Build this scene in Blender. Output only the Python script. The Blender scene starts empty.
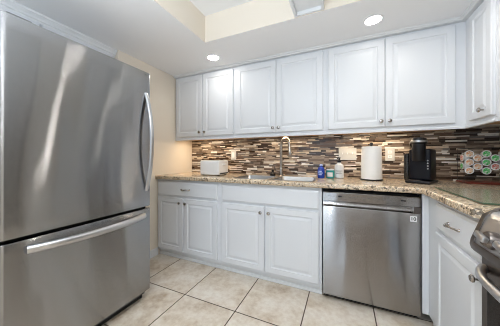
import bpy, bmesh, math, random
from mathutils import Matrix, Vector
random.seed(7)
PI = math.pi
S = bpy.context.scene
COL = S.collection

# ------------------------------------------------------------------ camera
cam_d = bpy.data.cameras.new('camera'); cam = bpy.data.objects.new('camera', cam_d); COL.objects.link(cam)
cam_d.sensor_fit = 'HORIZONTAL'; cam_d.sensor_width = 36.0
cam_d.lens = 210.0 / 500.0 * 36.0
cam_d.shift_y = -5.5 / 500.0
cam_d.clip_start = 0.02
cam.location = (0, 0, 1.116)
cam.rotation_euler = (PI / 2, 0, math.atan2(94, 210))
S.camera = cam

# ------------------------------------------------------------------ view, world, lights
S.view_settings.view_transform = 'Standard'
S.view_settings.look = 'None'
S.view_settings.gamma = 1.0
S.view_settings.use_curve_mapping = False
S.view_settings.exposure = -0.02
S.cycles.filter_width = 1.0

W = bpy.data.worlds.new('world'); S.world = W; W.use_nodes = True
wn = W.node_tree.nodes; wl = W.node_tree.links
bg = wn['Background']
bg.inputs['Color'].default_value = (0.75, 0.87, 1.0, 1)
bg.inputs['Strength'].default_value = 1.6


def area(name, loc, rot, sx, sy, power, color, shape='RECTANGLE', spread=PI):
    d = bpy.data.lights.new(name, 'AREA'); d.shape = shape; d.size = sx
    if shape in ('RECTANGLE', 'ELLIPSE'):
        d.size_y = sy
    d.energy = power; d.color = color; d.spread = spread
    o = bpy.data.objects.new(name, d); COL.objects.link(o)
    o.location = loc; o.rotation_euler = rot
    return o


DAY = (0.48, 0.72, 1.0)
WARM = (1.0, 0.80, 0.56)
LAMP = (1.0, 0.94, 0.86)
# daylight through the window of the wall behind the camera
area('daylight_patio_window', (-0.85, -2.97, 1.08), (PI / 2, 0, 0), 1.5, 1.95, 10, DAY)
# fluorescent box in the raised part of the ceiling
area('fluorescent_tubes', (-0.228, -0.35, 2.166), (0, 0, 0), 0.15, 1.7, 18, (0.92, 0.96, 1.0))
# added soft fill aimed at the ceiling, standing in for a bounced flash
area('ceiling_fill', (-0.4, -0.35, 1.36), (PI - 0.03, 0.12, 0), 1.0, 0.9, 50, (0.80, 0.90, 1.0))
# recessed ceiling lamps; those after the first pair are unseen, added for steel reflections
CANS = [(-1.223, 1.808), (0.198, 1.80), (0.55, 1.36), (-1.45, -0.25), (0.66, 0.1)]
for cx, cy in CANS:
    area('downlight', (cx, cy, 2.132), (0, 0, 0), 0.1, 0.1, 0.06, LAMP, 'DISK', spread=math.radians(80))
# warm strip lamps behind the light rails of the wall cabinets
area('under_cabinet_strip', (-1.55, 2.20, 1.343), (0, 0, 0), 0.6, 0.03, 2.4, WARM)
area('under_cabinet_strip', (-0.62, 2.20, 1.343), (0, 0, 0), 0.6, 0.03, 1.7, WARM)
area('under_cabinet_strip', (0.25, 2.20, 1.343), (0, 0, 0), 0.5, 0.03, 2.2, WARM)

# ------------------------------------------------------------------ materials


def mat(name, color=(0.8, 0.8, 0.8), rough=0.5, metal=0.0, **kw):
    m = bpy.data.materials.new(name); m.use_nodes = True
    b = m.node_tree.nodes['Principled BSDF']
    b.inputs['Base Color'].default_value = (*color, 1)
    b.inputs['Roughness'].default_value = rough
    b.inputs['Metallic'].default_value = metal
    for k, v in kw.items():
        b.inputs[k].default_value = v
    return m


def nodes(m):
    return m.node_tree.nodes, m.node_tree.links, m.node_tree.nodes['Principled BSDF']


def math_node(n, l, op, a, b=None, c=None):
    x = n.new('ShaderNodeMath'); x.operation = op
    for i, v in enumerate((a, b, c)):
        if v is None:
            continue
        if isinstance(v, (int, float)):
            x.inputs[i].default_value = v
        else:
            l.new(v, x.inputs[i])
    return x.outputs[0]


def ramp(n, l, fac, stops, interp='LINEAR'):
    r = n.new('ShaderNodeValToRGB'); r.color_ramp.interpolation = interp
    e = r.color_ramp.elements
    while len(e) < len(stops):
        e.new(0.5)
    for i, (p, c) in enumerate(stops):
        e[i].position = p; e[i].color = (*c, 1)
    l.new(fac, r.inputs[0])
    return r.outputs[0]


def noise(n, l, vec, scale, detail=3, rough=0.5):
    x = n.new('ShaderNodeTexNoise'); x.inputs['Scale'].default_value = scale
    x.inputs['Detail'].default_value = detail; x.inputs['Roughness'].default_value = rough
    l.new(vec, x.inputs['Vector'])
    return x


def mix(n, l, fac, a, b, kind='MIX'):
    x = n.new('ShaderNodeMix'); x.data_type = 'RGBA'; x.blend_type = kind
    if isinstance(fac, (int, float)):
        x.inputs[0].default_value = fac
    else:
        l.new(fac, x.inputs[0])
    for s, v in ((6, a), (7, b)):
        if isinstance(v, tuple):
            x.inputs[s].default_value = (*v, 1)
        else:
            l.new(v, x.inputs[s])
    return x.outputs[2]


def objco(n):
    return n.new('ShaderNodeTexCoord').outputs['Object']


def painted(name, color, rough, bump=0.05, scale=120):
    m = mat(name, color, rough); n, l, b = nodes(m)
    nz = noise(n, l, objco(n), scale, 3)
    bp = n.new('ShaderNodeBump'); bp.inputs['Strength'].default_value = bump; bp.inputs['Distance'].default_value = 0.002
    l.new(nz.outputs['Fac'], bp.inputs['Height']); l.new(bp.outputs[0], b.inputs['Normal'])
    return m


M = {}
M['cab'] = painted('white_cabinet_paint', (0.78, 0.80, 0.83), 0.33, 0.02, 60)
M['trim'] = painted('white_trim_paint', (0.80, 0.81, 0.82), 0.4, 0.02, 60)
M['ceil'] = painted('ceiling_paint', (0.88, 0.88, 0.885), 0.9, 0.15, 180)
M['wall'] = painted('beige_wall_paint', (0.84, 0.76, 0.65), 0.8, 0.12, 160)
M['rear'] = painted('rear_wall_paint', (0.18, 0.13, 0.10), 0.8, 0.12, 160)
M['wood'] = painted('maple_veneer', (0.55, 0.36, 0.20), 0.5, 0.05, 40)
M['nickel'] = mat('brushed_nickel', (0.40, 0.37, 0.34), 0.25, 1.0)
M['dark_nickel'] = mat('dark_nickel', (0.22, 0.19, 0.17), 0.3, 1.0)
M['black'] = mat('black_plastic', (0.006, 0.006, 0.008), 0.3, **{'Specular IOR Level': 0.35})
M['navy'] = mat('satin_black_plastic', (0.005, 0.006, 0.011), 0.4, **{'Specular IOR Level': 0.25})
M['rubber'] = mat('black_rubber', (0.006, 0.006, 0.006), 0.7)
M['white_plastic'] = mat('white_plastic', (0.91, 0.91, 0.91), 0.3)
M['ivory'] = mat('ivory_plastic', (0.66, 0.655, 0.63), 0.35)
M['slot'] = mat('dark_slot', (0.03, 0.028, 0.025), 0.6)
M['paper'] = painted('paper_towel', (0.93, 0.93, 0.92), 0.95, 0.6, 260)
M['grey_body'] = mat('fridge_side_grey', (0.12, 0.12, 0.125), 0.45)
M['black_glass'] = mat('black_glass', (0.006, 0.006, 0.007), 0.06)
M['lens'] = mat('lamp_lens', (1, 1, 1), 0.5)
nl = nodes(M['lens'])[2]
nl.inputs['Emission Color'].default_value = (1, 0.95, 0.88, 1); nl.inputs['Emission Strength'].default_value = 17.0
M['lens_mid'] = M['lens'].copy(); M['lens_mid'].name = 'lamp_lens_mid'
M['lens_mid'].node_tree.nodes['Principled BSDF'].inputs['Emission Strength'].default_value = 70.0
M['lens_bright'] = M['lens'].copy(); M['lens_bright'].name = 'lamp_lens_bright'  # stronger glow for the added lamp that streaks the refrigerator steel
M['lens_bright'].node_tree.nodes['Principled BSDF'].inputs['Emission Strength'].default_value = 120.0
M['red_brown'] = mat('red_brown_lacquer', (0.20, 0.035, 0.02), 0.3)
M['grout'] = mat('mosaic_grout', (0.20, 0.16, 0.125), 0.9)
M['mark'] = mat('printed_mark_grey', (0.10, 0.10, 0.11), 0.5)
M['mark_light'] = mat('printed_mark_light', (0.42, 0.44, 0.46), 0.4)


def brushed(name, color, rough, aniso=0.8, rot=0.0, wave=0.0, grain=0.5, twist=0.0):
    m = mat(name, color, rough, 1.0); n, l, b = nodes(m)
    b.inputs['Anisotropic'].default_value = aniso
    b.inputs['Anisotropic Rotation'].default_value = rot
    t = n.new('ShaderNodeTangent'); t.direction_type = 'RADIAL'; t.axis = 'Z'
    l.new(t.outputs[0], b.inputs['Tangent'])
    mp = n.new('ShaderNodeMapping'); mp.inputs['Scale'].default_value = (2, 2, 420)
    l.new(objco(n), mp.inputs[0])
    nz = noise(n, l, mp.outputs[0], 1.0, 2)
    r = n.new('ShaderNodeMapRange'); r.inputs[3].default_value = rough * 0.96; r.inputs[4].default_value = rough * 1.04
    l.new(nz.outputs['Fac'], r.inputs[0]); l.new(r.outputs[0], b.inputs['Roughness'])
    # slow waviness of the sheet, then the fine horizontal brush grain tilting the surface up and down
    mp2 = n.new('ShaderNodeMapping'); mp2.inputs['Scale'].default_value = (3.2, 3.2, 0.55)
    l.new(objco(n), mp2.inputs[0])
    nz2 = noise(n, l, mp2.outputs[0], 1.6, 1)
    bp = n.new('ShaderNodeBump'); bp.inputs['Strength'].default_value = 1.0; bp.inputs['Distance'].default_value = wave
    l.new(nz2.outputs['Fac'], bp.inputs['Height'])
    sc = n.new('ShaderNodeVectorMath'); sc.operation = 'SCALE'; l.new(objco(n), sc.inputs[0]); sc.inputs['Scale'].default_value = 6000.0
    fl = n.new('ShaderNodeVectorMath'); fl.operation = 'FLOOR'; l.new(sc.outputs[0], fl.inputs[0])
    hx = n.new('ShaderNodeTexWhiteNoise'); hx.noise_dimensions = '3D'; l.new(fl.outputs[0], hx.inputs['Vector'])
    tilt = math_node(n, l, 'MULTIPLY', math_node(n, l, 'SUBTRACT', hx.outputs['Value'], 0.5), grain)
    up = n.new('ShaderNodeCombineXYZ'); l.new(tilt, up.inputs[2])
    if twist:      # the sheet is very slightly twisted from bottom to top
        sp = n.new('ShaderNodeSeparateXYZ'); l.new(objco(n), sp.inputs[0])
        hz = math_node(n, l, 'MAXIMUM', math_node(n, l, 'SUBTRACT', sp.outputs[2], 0.9), 0.0)
        l.new(math_node(n, l, 'MULTIPLY', hz, twist), up.inputs[1])
    va = n.new('ShaderNodeVectorMath'); va.operation = 'ADD'; l.new(bp.outputs[0], va.inputs[0]); l.new(up.outputs[0], va.inputs[1])
    vn = n.new('ShaderNodeVectorMath'); vn.operation = 'NORMALIZE'; l.new(va.outputs[0], vn.inputs[0])
    l.new(vn.outputs[0], b.inputs['Normal'])
    return m


M['steel'] = brushed('brushed_stainless', (0.35, 0.352, 0.358), 0.12, 1.0, 0.25, 0.005, grain=0.6, twist=-0.06)
M['steel_dw'] = brushed('dishwasher_stainless', (0.37, 0.355, 0.345), 0.16, 1.0, 0.25, 0.006, grain=0.4)
M['steel_smooth'] = mat('polished_steel', (0.55, 0.55, 0.56), 0.3, 1.0)
M['steel_dark'] = mat('dark_stainless', (0.20, 0.175, 0.16), 0.3, 1.0)
M['sink'] = mat('sink_steel', (0.38, 0.37, 0.36), 0.28, 1.0)


def granite():
    m = mat('speckled_granite', rough=0.16); n, l, b = nodes(m)
    co = objco(n)
    v = n.new('ShaderNodeTexVoronoi'); v.inputs['Scale'].default_value = 150; l.new(co, v.inputs['Vector'])
    sep = n.new('ShaderNodeSeparateColor'); l.new(v.outputs['Color'], sep.inputs[0])
    c1 = ramp(n, l, sep.outputs[0], [(0.0, (0.05, 0.035, 0.025)), (0.10, (0.21, 0.14, 0.085)), (0.28, (0.52, 0.37, 0.23)),
                                     (0.55, (0.80, 0.63, 0.43)), (0.78, (0.90, 0.80, 0.64)), (0.93, (0.38, 0.37, 0.35))], 'CONSTANT')
    nz = noise(n, l, co, 14, 4, 0.6)
    c2 = ramp(n, l, nz.outputs['Fac'], [(0.3, (0.50, 0.37, 0.25)), (0.55, (0.82, 0.67, 0.48)), (0.75, (0.90, 0.81, 0.68))])
    v2 = n.new('ShaderNodeTexVoronoi'); v2.inputs['Scale'].default_value = 70; l.new(co, v2.inputs['Vector'])
    sep2 = n.new('ShaderNodeSeparateColor'); l.new(v2.outputs['Color'], sep2.inputs[0])
    dark = math_node(n, l, 'GREATER_THAN', sep2.outputs[1], 0.86)
    c = mix(n, l, 0.5, c1, c2)
    c = mix(n, l, math_node(n, l, 'MULTIPLY', dark, 0.75), c, (0.07, 0.055, 0.045))
    l.new(c, b.inputs['Base Color'])
    return m


M['granite'] = granite()


def floor_mat():
    m = mat('travertine_floor_tile', rough=0.3); n, l, b = nodes(m)
    co = objco(n)
    sp = n.new('ShaderNodeSeparateXYZ'); l.new(co, sp.inputs[0])
    T = 0.46
    tx = math_node(n, l, 'DIVIDE', math_node(n, l, 'ADD', sp.outputs[0], 0.722 + 20 * T), T)
    ty = math_node(n, l, 'DIVIDE', math_node(n, l, 'ADD', sp.outputs[1], -1.345 + 20 * T), T)
    fx = math_node(n, l, 'FRACT', tx); fy = math_node(n, l, 'FRACT', ty)
    ex = math_node(n, l, 'MINIMUM', fx, math_node(n, l, 'SUBTRACT', 1.0, fx))
    ey = math_node(n, l, 'MINIMUM', fy, math_node(n, l, 'SUBTRACT', 1.0, fy))
    e = math_node(n, l, 'MINIMUM', ex, ey)
    grout = math_node(n, l, 'LESS_THAN', e, 0.0042 / T)
    cell = n.new('ShaderNodeCombineXYZ')
    l.new(math_node(n, l, 'FLOOR', tx), cell.inputs[0]); l.new(math_node(n, l, 'FLOOR', ty), cell.inputs[1])
    wnz = n.new('ShaderNodeTexWhiteNoise'); l.new(cell.outputs[0], wnz.inputs['Vector'])
    vm = n.new('ShaderNodeVectorMath'); vm.operation = 'MULTIPLY_ADD'
    l.new(wnz.outputs['Color'], vm.inputs[0]); vm.inputs[1].default_value = (9, 9, 9); l.new(co, vm.inputs[2])
    n1 = noise(n, l, vm.outputs[0], 5.5, 7, 0.62)
    c = ramp(n, l, n1.outputs['Fac'], [(0.32, (0.48, 0.355, 0.24)), (0.44, (0.66, 0.555, 0.43)), (0.55, (0.77, 0.685, 0.58)), (0.7, (0.82, 0.76, 0.67))])
    n2 = noise(n, l, vm.outputs[0], 28, 4, 0.6)
    c = mix(n, l, 0.25, c, ramp(n, l, n2.outputs['Fac'], [(0.35, (0.45, 0.33, 0.22)), (0.6, (0.78, 0.72, 0.63))]))
    c = mix(n, l, grout, c, (0.12, 0.085, 0.06))
    l.new(c, b.inputs['Base Color'])
    r = math_node(n, l, 'MULTIPLY_ADD', grout, 0.5, 0.32); l.new(r, b.inputs['Roughness'])
    bp = n.new('ShaderNodeBump'); bp.inputs['Strength'].default_value = 0.4; bp.inputs['Distance'].default_value = 0.002
    l.new(math_node(n, l, 'SUBTRACT', 1.0, grout), bp.inputs['Height']); l.new(bp.outputs[0], b.inputs['Normal'])
    return m


M['floor'] = floor_mat()


def tile_mat(name, c, rough, var=0.25):
    m = mat(name, c, rough); n, l, b = nodes(m)
    mp = n.new('ShaderNodeMapping'); mp.inputs['Scale'].default_value = (14, 14, 60); l.new(objco(n), mp.inputs[0])
    nz = noise(n, l, mp.outputs[0], 2.0, 4, 0.6)
    c0 = tuple(x * (1 - var) for x in c); c1 = tuple(min(1, x * (1 + var)) for x in c)
    l.new(ramp(n, l, nz.outputs['Fac'], [(0.35, c0), (0.65, c1)]), b.inputs['Base Color'])
    return m


MOSAIC = [
    (tile_mat('mosaic_umber', (0.14, 0.09, 0.06), 0.32), 28),
    (tile_mat('mosaic_taupe', (0.33, 0.255, 0.195), 0.42), 22),
    (tile_mat('mosaic_sand', (0.58, 0.48, 0.37), 0.45), 15),
    (tile_mat('mosaic_cream', (0.88, 0.84, 0.77), 0.3, 0.12), 14),
    (tile_mat('mosaic_espresso', (0.045, 0.028, 0.018), 0.22), 22),
    (tile_mat('mosaic_slate', (0.19, 0.165, 0.15), 0.25), 10),
]

# ------------------------------------------------------------------ mesh helpers


def newbm():
    return bmesh.new()


def box(bm, x0, x1, y0, y1, z0, z1, bev=0.0, seg=2, mi=0):
    r = bmesh.ops.create_cube(bm, size=1.0)
    vs = r['verts']
    for v in vs:
        v.co = Vector(((x0 + x1) / 2 + v.co.x * (x1 - x0), (y0 + y1) / 2 + v.co.y * (y1 - y0), (z0 + z1) / 2 + v.co.z * (z1 - z0)))
    fs = {f for v in vs for f in v.link_faces}
    for f in fs:
        f.material_index = mi
    if bev > 0:
        es = list({e for v in vs for e in v.link_edges})
        q = bmesh.ops.bevel(bm, geom=es, offset=bev, segments=seg, profile=0.5, affect='EDGES')
        for f in q['faces']:
            f.material_index = mi
    return bm


def tube(bm, pts, rad, seg=12, flat=1.0, mi=0):
    pts = [Vector(p) for p in pts]
    n = len(pts)
    rads = rad if isinstance(rad, (list, tuple)) else [rad] * n
    rings = []
    up = None
    for i, p in enumerate(pts):
        t = (pts[min(i + 1, n - 1)] - pts[max(i - 1, 0)]).normalized()
        if up is None:
            up = Vector((0, 0, 1)) if abs(t.z) < 0.9 else Vector((1, 0, 0))
        a = up - t * up.dot(t); a.normalize(); up = a
        b = t.cross(a)
        rings.append([bm.verts.new(p + a * math.cos(2 * PI * k / seg) * rads[i] + b * math.sin(2 * PI * k / seg) * rads[i] * flat) for k in range(seg)])
    for r0, r1 in zip(rings, rings[1:]):
        for k in range(seg):
            bm.faces.new((r0[k], r0[(k + 1) % seg], r1[(k + 1) % seg], r1[k])).material_index = mi
    bm.faces.new(rings[0][::-1]); bm.faces.new(rings[-1])
    return bm


def lathe(bm, prof, seg=24, mtx=None, mi=0, cap=True):
    mtx = mtx or Matrix()
    rings = []
    for r, z in prof:
        rings.append([bm.verts.new(mtx @ Vector((r * math.cos(2 * PI * k / seg), r * math.sin(2 * PI * k / seg), z))) for k in range(seg)])
    for r0, r1 in zip(rings, rings[1:]):
        for k in range(seg):
            bm.faces.new((r0[k], r0[(k + 1) % seg], r1[(k + 1) % seg], r1[k])).material_index = mi
    if cap:
        bm.faces.new(rings[0][::-1]).material_index = mi; bm.faces.new(rings[-1]).material_index = mi
    return bm


def extrude_profile(bm, prof, x0, x1, mi=0):
    """prof: closed list of (y, z); extruded along local x."""
    a = [bm.verts.new((x0, y, z)) for y, z in prof]
    b = [bm.verts.new((x1, y, z)) for y, z in prof]
    n = len(prof)
    for i in range(n):
        bm.faces.new((a[i], a[(i + 1) % n], b[(i + 1) % n], b[i])).material_index = mi
    bm.faces.new(a[::-1]).material_index = mi; bm.faces.new(b).material_index = mi
    return bm


def raised(bm, x0, x1, z0, z1, yf, yb, stile=0.05):
    """a raised-panel door: nested rectangles from the back edge to the panel field; front faces -y."""
    prof = [(0, yb), (0, yf + 0.004), (0.004, yf), (stile, yf), (stile + 0.005, yf + 0.0065), (stile + 0.013, yf + 0.0075),
            (stile + 0.034, yf + 0.0015)]
    rings = []
    for i, y in prof:
        rings.append([bm.verts.new((x0 + i, y, z0 + i)), bm.verts.new((x1 - i, y, z0 + i)), bm.verts.new((x1 - i, y, z1 - i)), bm.verts.new((x0 + i, y, z1 - i))])
    bm.faces.new(rings[0][::-1])
    for r0, r1 in zip(rings, rings[1:]):
        for k in range(4):
            bm.faces.new((r0[k], r0[(k + 1) % 4], r1[(k + 1) % 4], r1[k]))
    bm.faces.new(rings[-1])
    return bm


def slab(bm, x0, x1, z0, z1, yf, yb, e=0.012):
    """flat drawer front with an eased, stepped edge."""
    prof = [(0, yb), (0, yf + 0.007), (e * 0.4, yf + 0.005), (e, yf)]
    rings = []
    for i, y in prof:
        rings.append([bm.verts.new((x0 + i, y, z0 + i)), bm.verts.new((x1 - i, y, z0 + i)), bm.verts.new((x1 - i, y, z1 - i)), bm.verts.new((x0 + i, y, z1 - i))])
    bm.faces.new(rings[0][::-1])
    for r0, r1 in zip(rings, rings[1:]):
        for k in range(4):
            bm.faces.new((r0[k], r0[(k + 1) % 4], r1[(k + 1) % 4], r1[k]))
    bm.faces.new(rings[-1])
    return bm


def obj(name, bm, m, parent=None, loc=None, smooth=False, label=None):
    bmesh.ops.recalc_face_normals(bm, faces=bm.faces[:])
    me = bpy.data.meshes.new(name); bm.to_mesh(me); bm.free()
    for x in (m if isinstance(m, (list, tuple)) else [m]):
        me.materials.append(x)
    if smooth:
        for p in me.polygons:
            p.use_smooth = True
        me.set_sharp_from_angle(angle=math.radians(38))
    o = bpy.data.objects.new(name, me); COL.objects.link(o)
    if parent:
        o.parent = parent
    if loc:
        o.location = loc
    if label:
        o['label'] = label
    return o


def thing(name, label, cat, loc=(0, 0, 0), rotz=0.0, group=None):
    o = bpy.data.objects.new(name, None); COL.objects.link(o)
    o.empty_display_size = 0.1
    o.location = loc; o.rotation_euler = (0, 0, rotz)
    return tag(o, label, cat, group)


def tag(o, label, cat, group=None):
    o['label'] = label; o['category'] = cat
    if group:
        o['group'] = group
    return o


def struct(name, bm, m, smooth=False):
    o = obj(name, bm, m, smooth=smooth); o['kind'] = 'structure'
    return o


def text_mesh(name, body, size, m, parent, loc, rot, extrude=0.0003, align='CENTER'):
    c = bpy.data.curves.new(name, 'FONT'); c.body = body; c.size = size; c.extrude = extrude
    c.offset = size * 0.03; c.align_x = align; c.align_y = 'CENTER'
    t = bpy.data.objects.new(name + '_curve', c); COL.objects.link(t)
    bpy.context.view_layer.update()
    me = bpy.data.meshes.new_from_object(t.evaluated_get(bpy.context.evaluated_depsgraph_get()))
    bpy.data.objects.remove(t); me.materials.clear(); me.materials.append(m)
    o = bpy.data.objects.new(name, me); COL.objects.link(o); o.parent = parent
    o.location = loc; o.rotation_euler = rot
    return o


ROT_Y = Matrix.Rotation(PI / 2, 4, 'X')     # lathe axis z -> -y (towards the viewer of a front)

# ------------------------------------------------------------------ room shell
XL, XR, YB, YR = -1.96, 1.15, 2.375, -3.0
ZS, ZC = 2.14, 2.375
XA = -2.66                # back of the refrigerator niche
AY0, AY1 = 0.22, 1.312

struct('floor', box(newbm(), XA - 0.1, XR + 0.1, YR - 0.1, YB + 0.1, -0.1, 0), M['floor'])
struct('wall_back', box(newbm(), XA - 0.1, XR + 0.1, YB, YB + 0.1, 0, ZC), M['wall'])
struct('wall_right', box(newbm(), XR, XR + 0.1, YR, YB, 0, ZC), M['wall'])
b = newbm()
box(b, XA, XL, AY1, YB, 0, ZS)                # pier between niche and back wall
box(b, XA, XL, YR, AY0, 0, ZS)                # wall on the near side of the niche
box(b, XA - 0.1, XA, YR, YB, 0, ZC)           # back of the niche
struct('wall_left', b, M['wall'])
# wall behind the camera with a window opening
b = newbm()
W1 = (-1.6, -0.1, 0.06, 2.1)
box(b, XA, W1[0], YR - 0.1, YR, 0, ZC); box(b, W1[1], XR, YR - 0.1, YR, 0, ZC)
for w in (W1,):
    box(b, w[0], w[1], YR - 0.1, YR, 0, w[2]); box(b, w[0], w[1], YR - 0.1, YR, w[3], ZC)
struct('wall_rear', b, M['rear'])
M['pane'] = mat('window_glass', (1, 1, 1), 0.0, **{'Transmission Weight': 1.0, 'IOR': 1.01})
for i, w in enumerate((W1,)):
    b = newbm()
    for x0, x1, z0, z1 in ((w[0], w[0] + .04, w[2], w[3]), (w[1] - .04, w[1], w[2], w[3]), (w[0], w[1], w[2], w[2] + .04), (w[0], w[1], w[3] - .04, w[3]),
                           ((w[0] + w[1]) / 2 - .02, (w[0] + w[1]) / 2 + .02, w[2], w[3])):
        box(b, x0, x1, YR - 0.07, YR - 0.04, z0, z1)
    o = struct('window_%d' % (i + 1), b, M['trim'])
    p = obj('pane', box(newbm(), w[0] + .03, w[1] - .03, YR - 0.058, YR - 0.054, w[2] + .03, w[3] - .03), M['pane'], o)

# ceiling: flat upper field and the dropped soffit round it with a raised tray
TX0, TX1, TY0, TY1 = -1.13, 0.42, -1.3, 1.545
struct('ceiling', box(newbm(), XA - 0.1, XR + 0.1, YR - 0.1, YB + 0.1, ZC, ZC + 0.1), M['ceil'])
b = newbm()


def quad(bm, pts, mi):
    f = bm.faces.new([bm.verts.new(p) for p in pts]); f.material_index = mi


for x0, x1, y0, y1 in ((XA, TX0, YR, YB), (TX1, XR, YR, YB), (TX0, TX1, TY1, YB), (TX0, TX1, YR, TY0)):
    quad(b, [(x0, y0, ZS), (x0, y1, ZS), (x1, y1, ZS), (x1, y0, ZS)], 0)
quad(b, [(TX0, TY0, ZS), (TX0, TY1, ZS), (TX0, TY1, ZC), (TX0, TY0, ZC)], 1)
quad(b, [(TX1, TY0, ZS), (TX1, TY1, ZS), (TX1, TY1, ZC), (TX1, TY0, ZC)], 1)
quad(b, [(TX0, TY1, ZS), (TX1, TY1, ZS), (TX1, TY1, ZC), (TX0, TY1, ZC)], 1)
quad(b, [(TX0, TY0, ZS), (TX1, TY0, ZS), (TX1, TY0, ZC), (TX0, TY0, ZC)], 1)
struct('ceiling_soffit', b, [M['ceil'], M['wall']])

# baseboards
struct('baseboard_left', box(newbm(), XL, XL + 0.014, AY1 + 0.002, 1.772, 0, 0.085, 0.004), M['trim'])

# mosaic tile on back and right wall
def mosaic(name, length, z0, z1, place, seed):
    R = random.Random(seed); bm = newbm(); TH = 0.007
    idx = [i for i, (_, w) in enumerate(MOSAIC) for _k in range(w)]
    def add(u0, u1, za, zb, th, mi):
        vs = []
        for d in (0.0, th):
            for (u, z) in ((u0, za), (u1, za), (u1, zb), (u0, zb)):
                vs.append(bm.verts.new(place(u, d, z)))
        for q in ((0, 1, 2, 3), (4, 5, 6, 7), (0, 1, 5, 4), (1, 2, 6, 5), (2, 3, 7, 6), (3, 0, 4, 7)):
            bm.faces.new([vs[k] for k in q]).material_index = mi
    add(0, length, z0, z1, 0.0045, len(MOSAIC))
    z = z0 + 0.001
    while z < z1 - 0.004:
        h = R.choice([0.009, 0.011, 0.014, 0.014, 0.02])
        h = min(h, z1 - z)
        u = 0.0; prev = -1
        while u < length:
            w = R.choice([0.045, 0.075, 0.1, 0.14, 0.18]) * R.uniform(0.85, 1.15)
            u1 = min(u + w, length)
            if length - u1 < 0.02:
                u1 = length
            mi = R.choice(idx)
            if mi == prev:
                mi = R.choice(idx)
            prev = mi
            add(u + 0.0006, u1 - 0.0006, z + 0.0006, z + h - 0.0006, TH + R.uniform(-0.0015, 0.001), mi)
            u = u1
        z += h
    return struct(name, bm, [m for m, _ in MOSAIC] + [M['grout']])


mosaic('wall_backsplash_back', XR - XL - 0.004, 0.9155, 1.372, lambda u, d, z: (XL + 0.002 + u, YB - 0.0005 - d, z), 3)
mosaic('wall_backsplash_right', 1.2, 0.9155, 1.372, lambda u, d, z: (XR - 0.0005 - d, YB - 0.012 - u, z), 4)

# ------------------------------------------------------------------ cabinet builders


def knob(parent, x, y, z):
    b = newbm()
    lathe(b, [(0.006, 0.0), (0.0055, 0.012), (0.007, 0.015), (0.0145, 0.019), (0.0155, 0.024), (0.012, 0.029), (0.004, 0.031)], 16,
          Matrix.Translation((x, y, z)) @ ROT_Y)
    return obj('knob', b, M['nickel'], parent, smooth=True, label='round brushed nickel knob')


def pull(parent, x, y, z, w=0.11):
    b = newbm()
    pts = []; rr = []
    for k in range(13):
        t = k / 12 * 2 - 1
        pts.append((x + t * w / 2, y - 0.006 - 0.022 * (1 - t ** 4), z + 0.004 * math.sin(t * PI)))
        rr.append(0.0042 + 0.0028 * (1 - abs(t)) + (0.003 if abs(t) > 0.95 else 0))
    tube(b, pts, rr, 10)
    for s in (-1, 1):
        lathe(b, [(0.009, 0), (0.008, 0.004), (0.005, 0.009)], 12, Matrix.Translation((x + s * w / 2, y, z)) @ ROT_Y)
    return obj('pull_handle', b, M['nickel'], parent, smooth=True, label='arched nickel drawer pull')


DT = 0.02     # door thickness


def carcass(w, d, h, z0):
    """hollow cabinet box with a face frame, open at the back"""
    b = newbm(); t = 0.018
    box(b, 0, t, 0.02, d, z0, z0 + h); box(b, w - t, w, 0.02, d, z0, z0 + h)
    box(b, t, w - t, 0.02, d, z0, z0 + t)
    box(b, t, w - t, d - 0.006, d, z0 + t, z0 + h)
    return b


def front_frame(b, w, z0, z1, openings):
    """solid frame sheet at the cabinet front"""
    box(b, 0, w, 0, 0.0195, z0, z1)
    return b


def upper_cabinet(label, loc, rot, w, doors, knobs, d=0.31, z0=1.352, z1=2.118, rail=True, group=None):
    t = thing('wall_cabinet', label, 'cabinet', loc, rot, group)
    b = carcass(w, d, z1 - z0, z0)
    box(b, 0, w, 0, 0.0195, z0, z1)
    box(b, 0.018, w - 0.018, 0.02, d, z1 - 0.018, z1)
    obj('body', b, M['cab'], t)
    obj('bottom_panel', box(newbm(), 0.0185, w - 0.0185, 0.0205, d - 0.006, z0 - 0.003, z0 - 0.0005), M['wood'], t, label='unpainted wood underside')
    if rail:
        b = newbm()
        extrude_profile(b, [(-0.010, 1.329), (-0.010, 1.340), (-0.004, 1.3515), (0.012, 1.3515), (0.012, 1.329)], 0, w)
        obj('light_rail', b, M['cab'], t)
    for (x0, x1, za, zb), kx in zip(doors, knobs):
        dr = obj('door', raised(newbm(), x0, x1, za, zb, -DT, -0.0005), M['cab'], t)
        knob(dr, kx, -DT, za + 0.045)
    return t


def base_cabinet(label, loc, rot, w, fronts, doors, knobs, d=0.59, group=None, pulls=(), toe=True):
    t = thing('base_cabinet', label, 'cabinet', loc, rot, group)
    b = carcass(w, d, 0.873 - 0.07, 0.07)
    box(b, 0, w, 0, 0.0195, 0.07, 0.873)
    obj('body', b, M['cab'], t)
    b = newbm(); box(b, 0, w, 0.032, 0.05, 0, 0.069); box(b, 0, w, 0.024, 0.0315, 0, 0.03, 0.003)
    obj('toe_kick', b, M['trim'], t)
    for i, (x0, x1, za, zb, kind) in enumerate(fronts):
        f = obj('drawer' if kind == 'drawer' else 'false_front', slab(newbm(), x0, x1, za, zb, -DT, -0.0005), M['cab'], t)
        if kind == 'drawer':
            pull(f, pulls[i] if i < len(pulls) else (x0 + x1) / 2, -DT, (za + zb) / 2)
    for (x0, x1, za, zb), kx in zip(doors, knobs):
        dr = obj('door', raised(newbm(), x0, x1, za, zb, -DT, -0.0005), M['cab'], t)
        knob(dr, kx, -DT, zb - 0.05)
    return t


YU = 2.058
ub = 1.371; ut = 2.098


def up(label, xa, xb, doors, **k):
    ds = [(p - xa, q - xa, ub, ut) for p, q in doors]
    ks = [ds[0][1] - 0.028, ds[1][0] + 0.028]
    return upper_cabinet(label, (xa, YU, 0), 0, xb - xa, ds, ks, **k)


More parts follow.
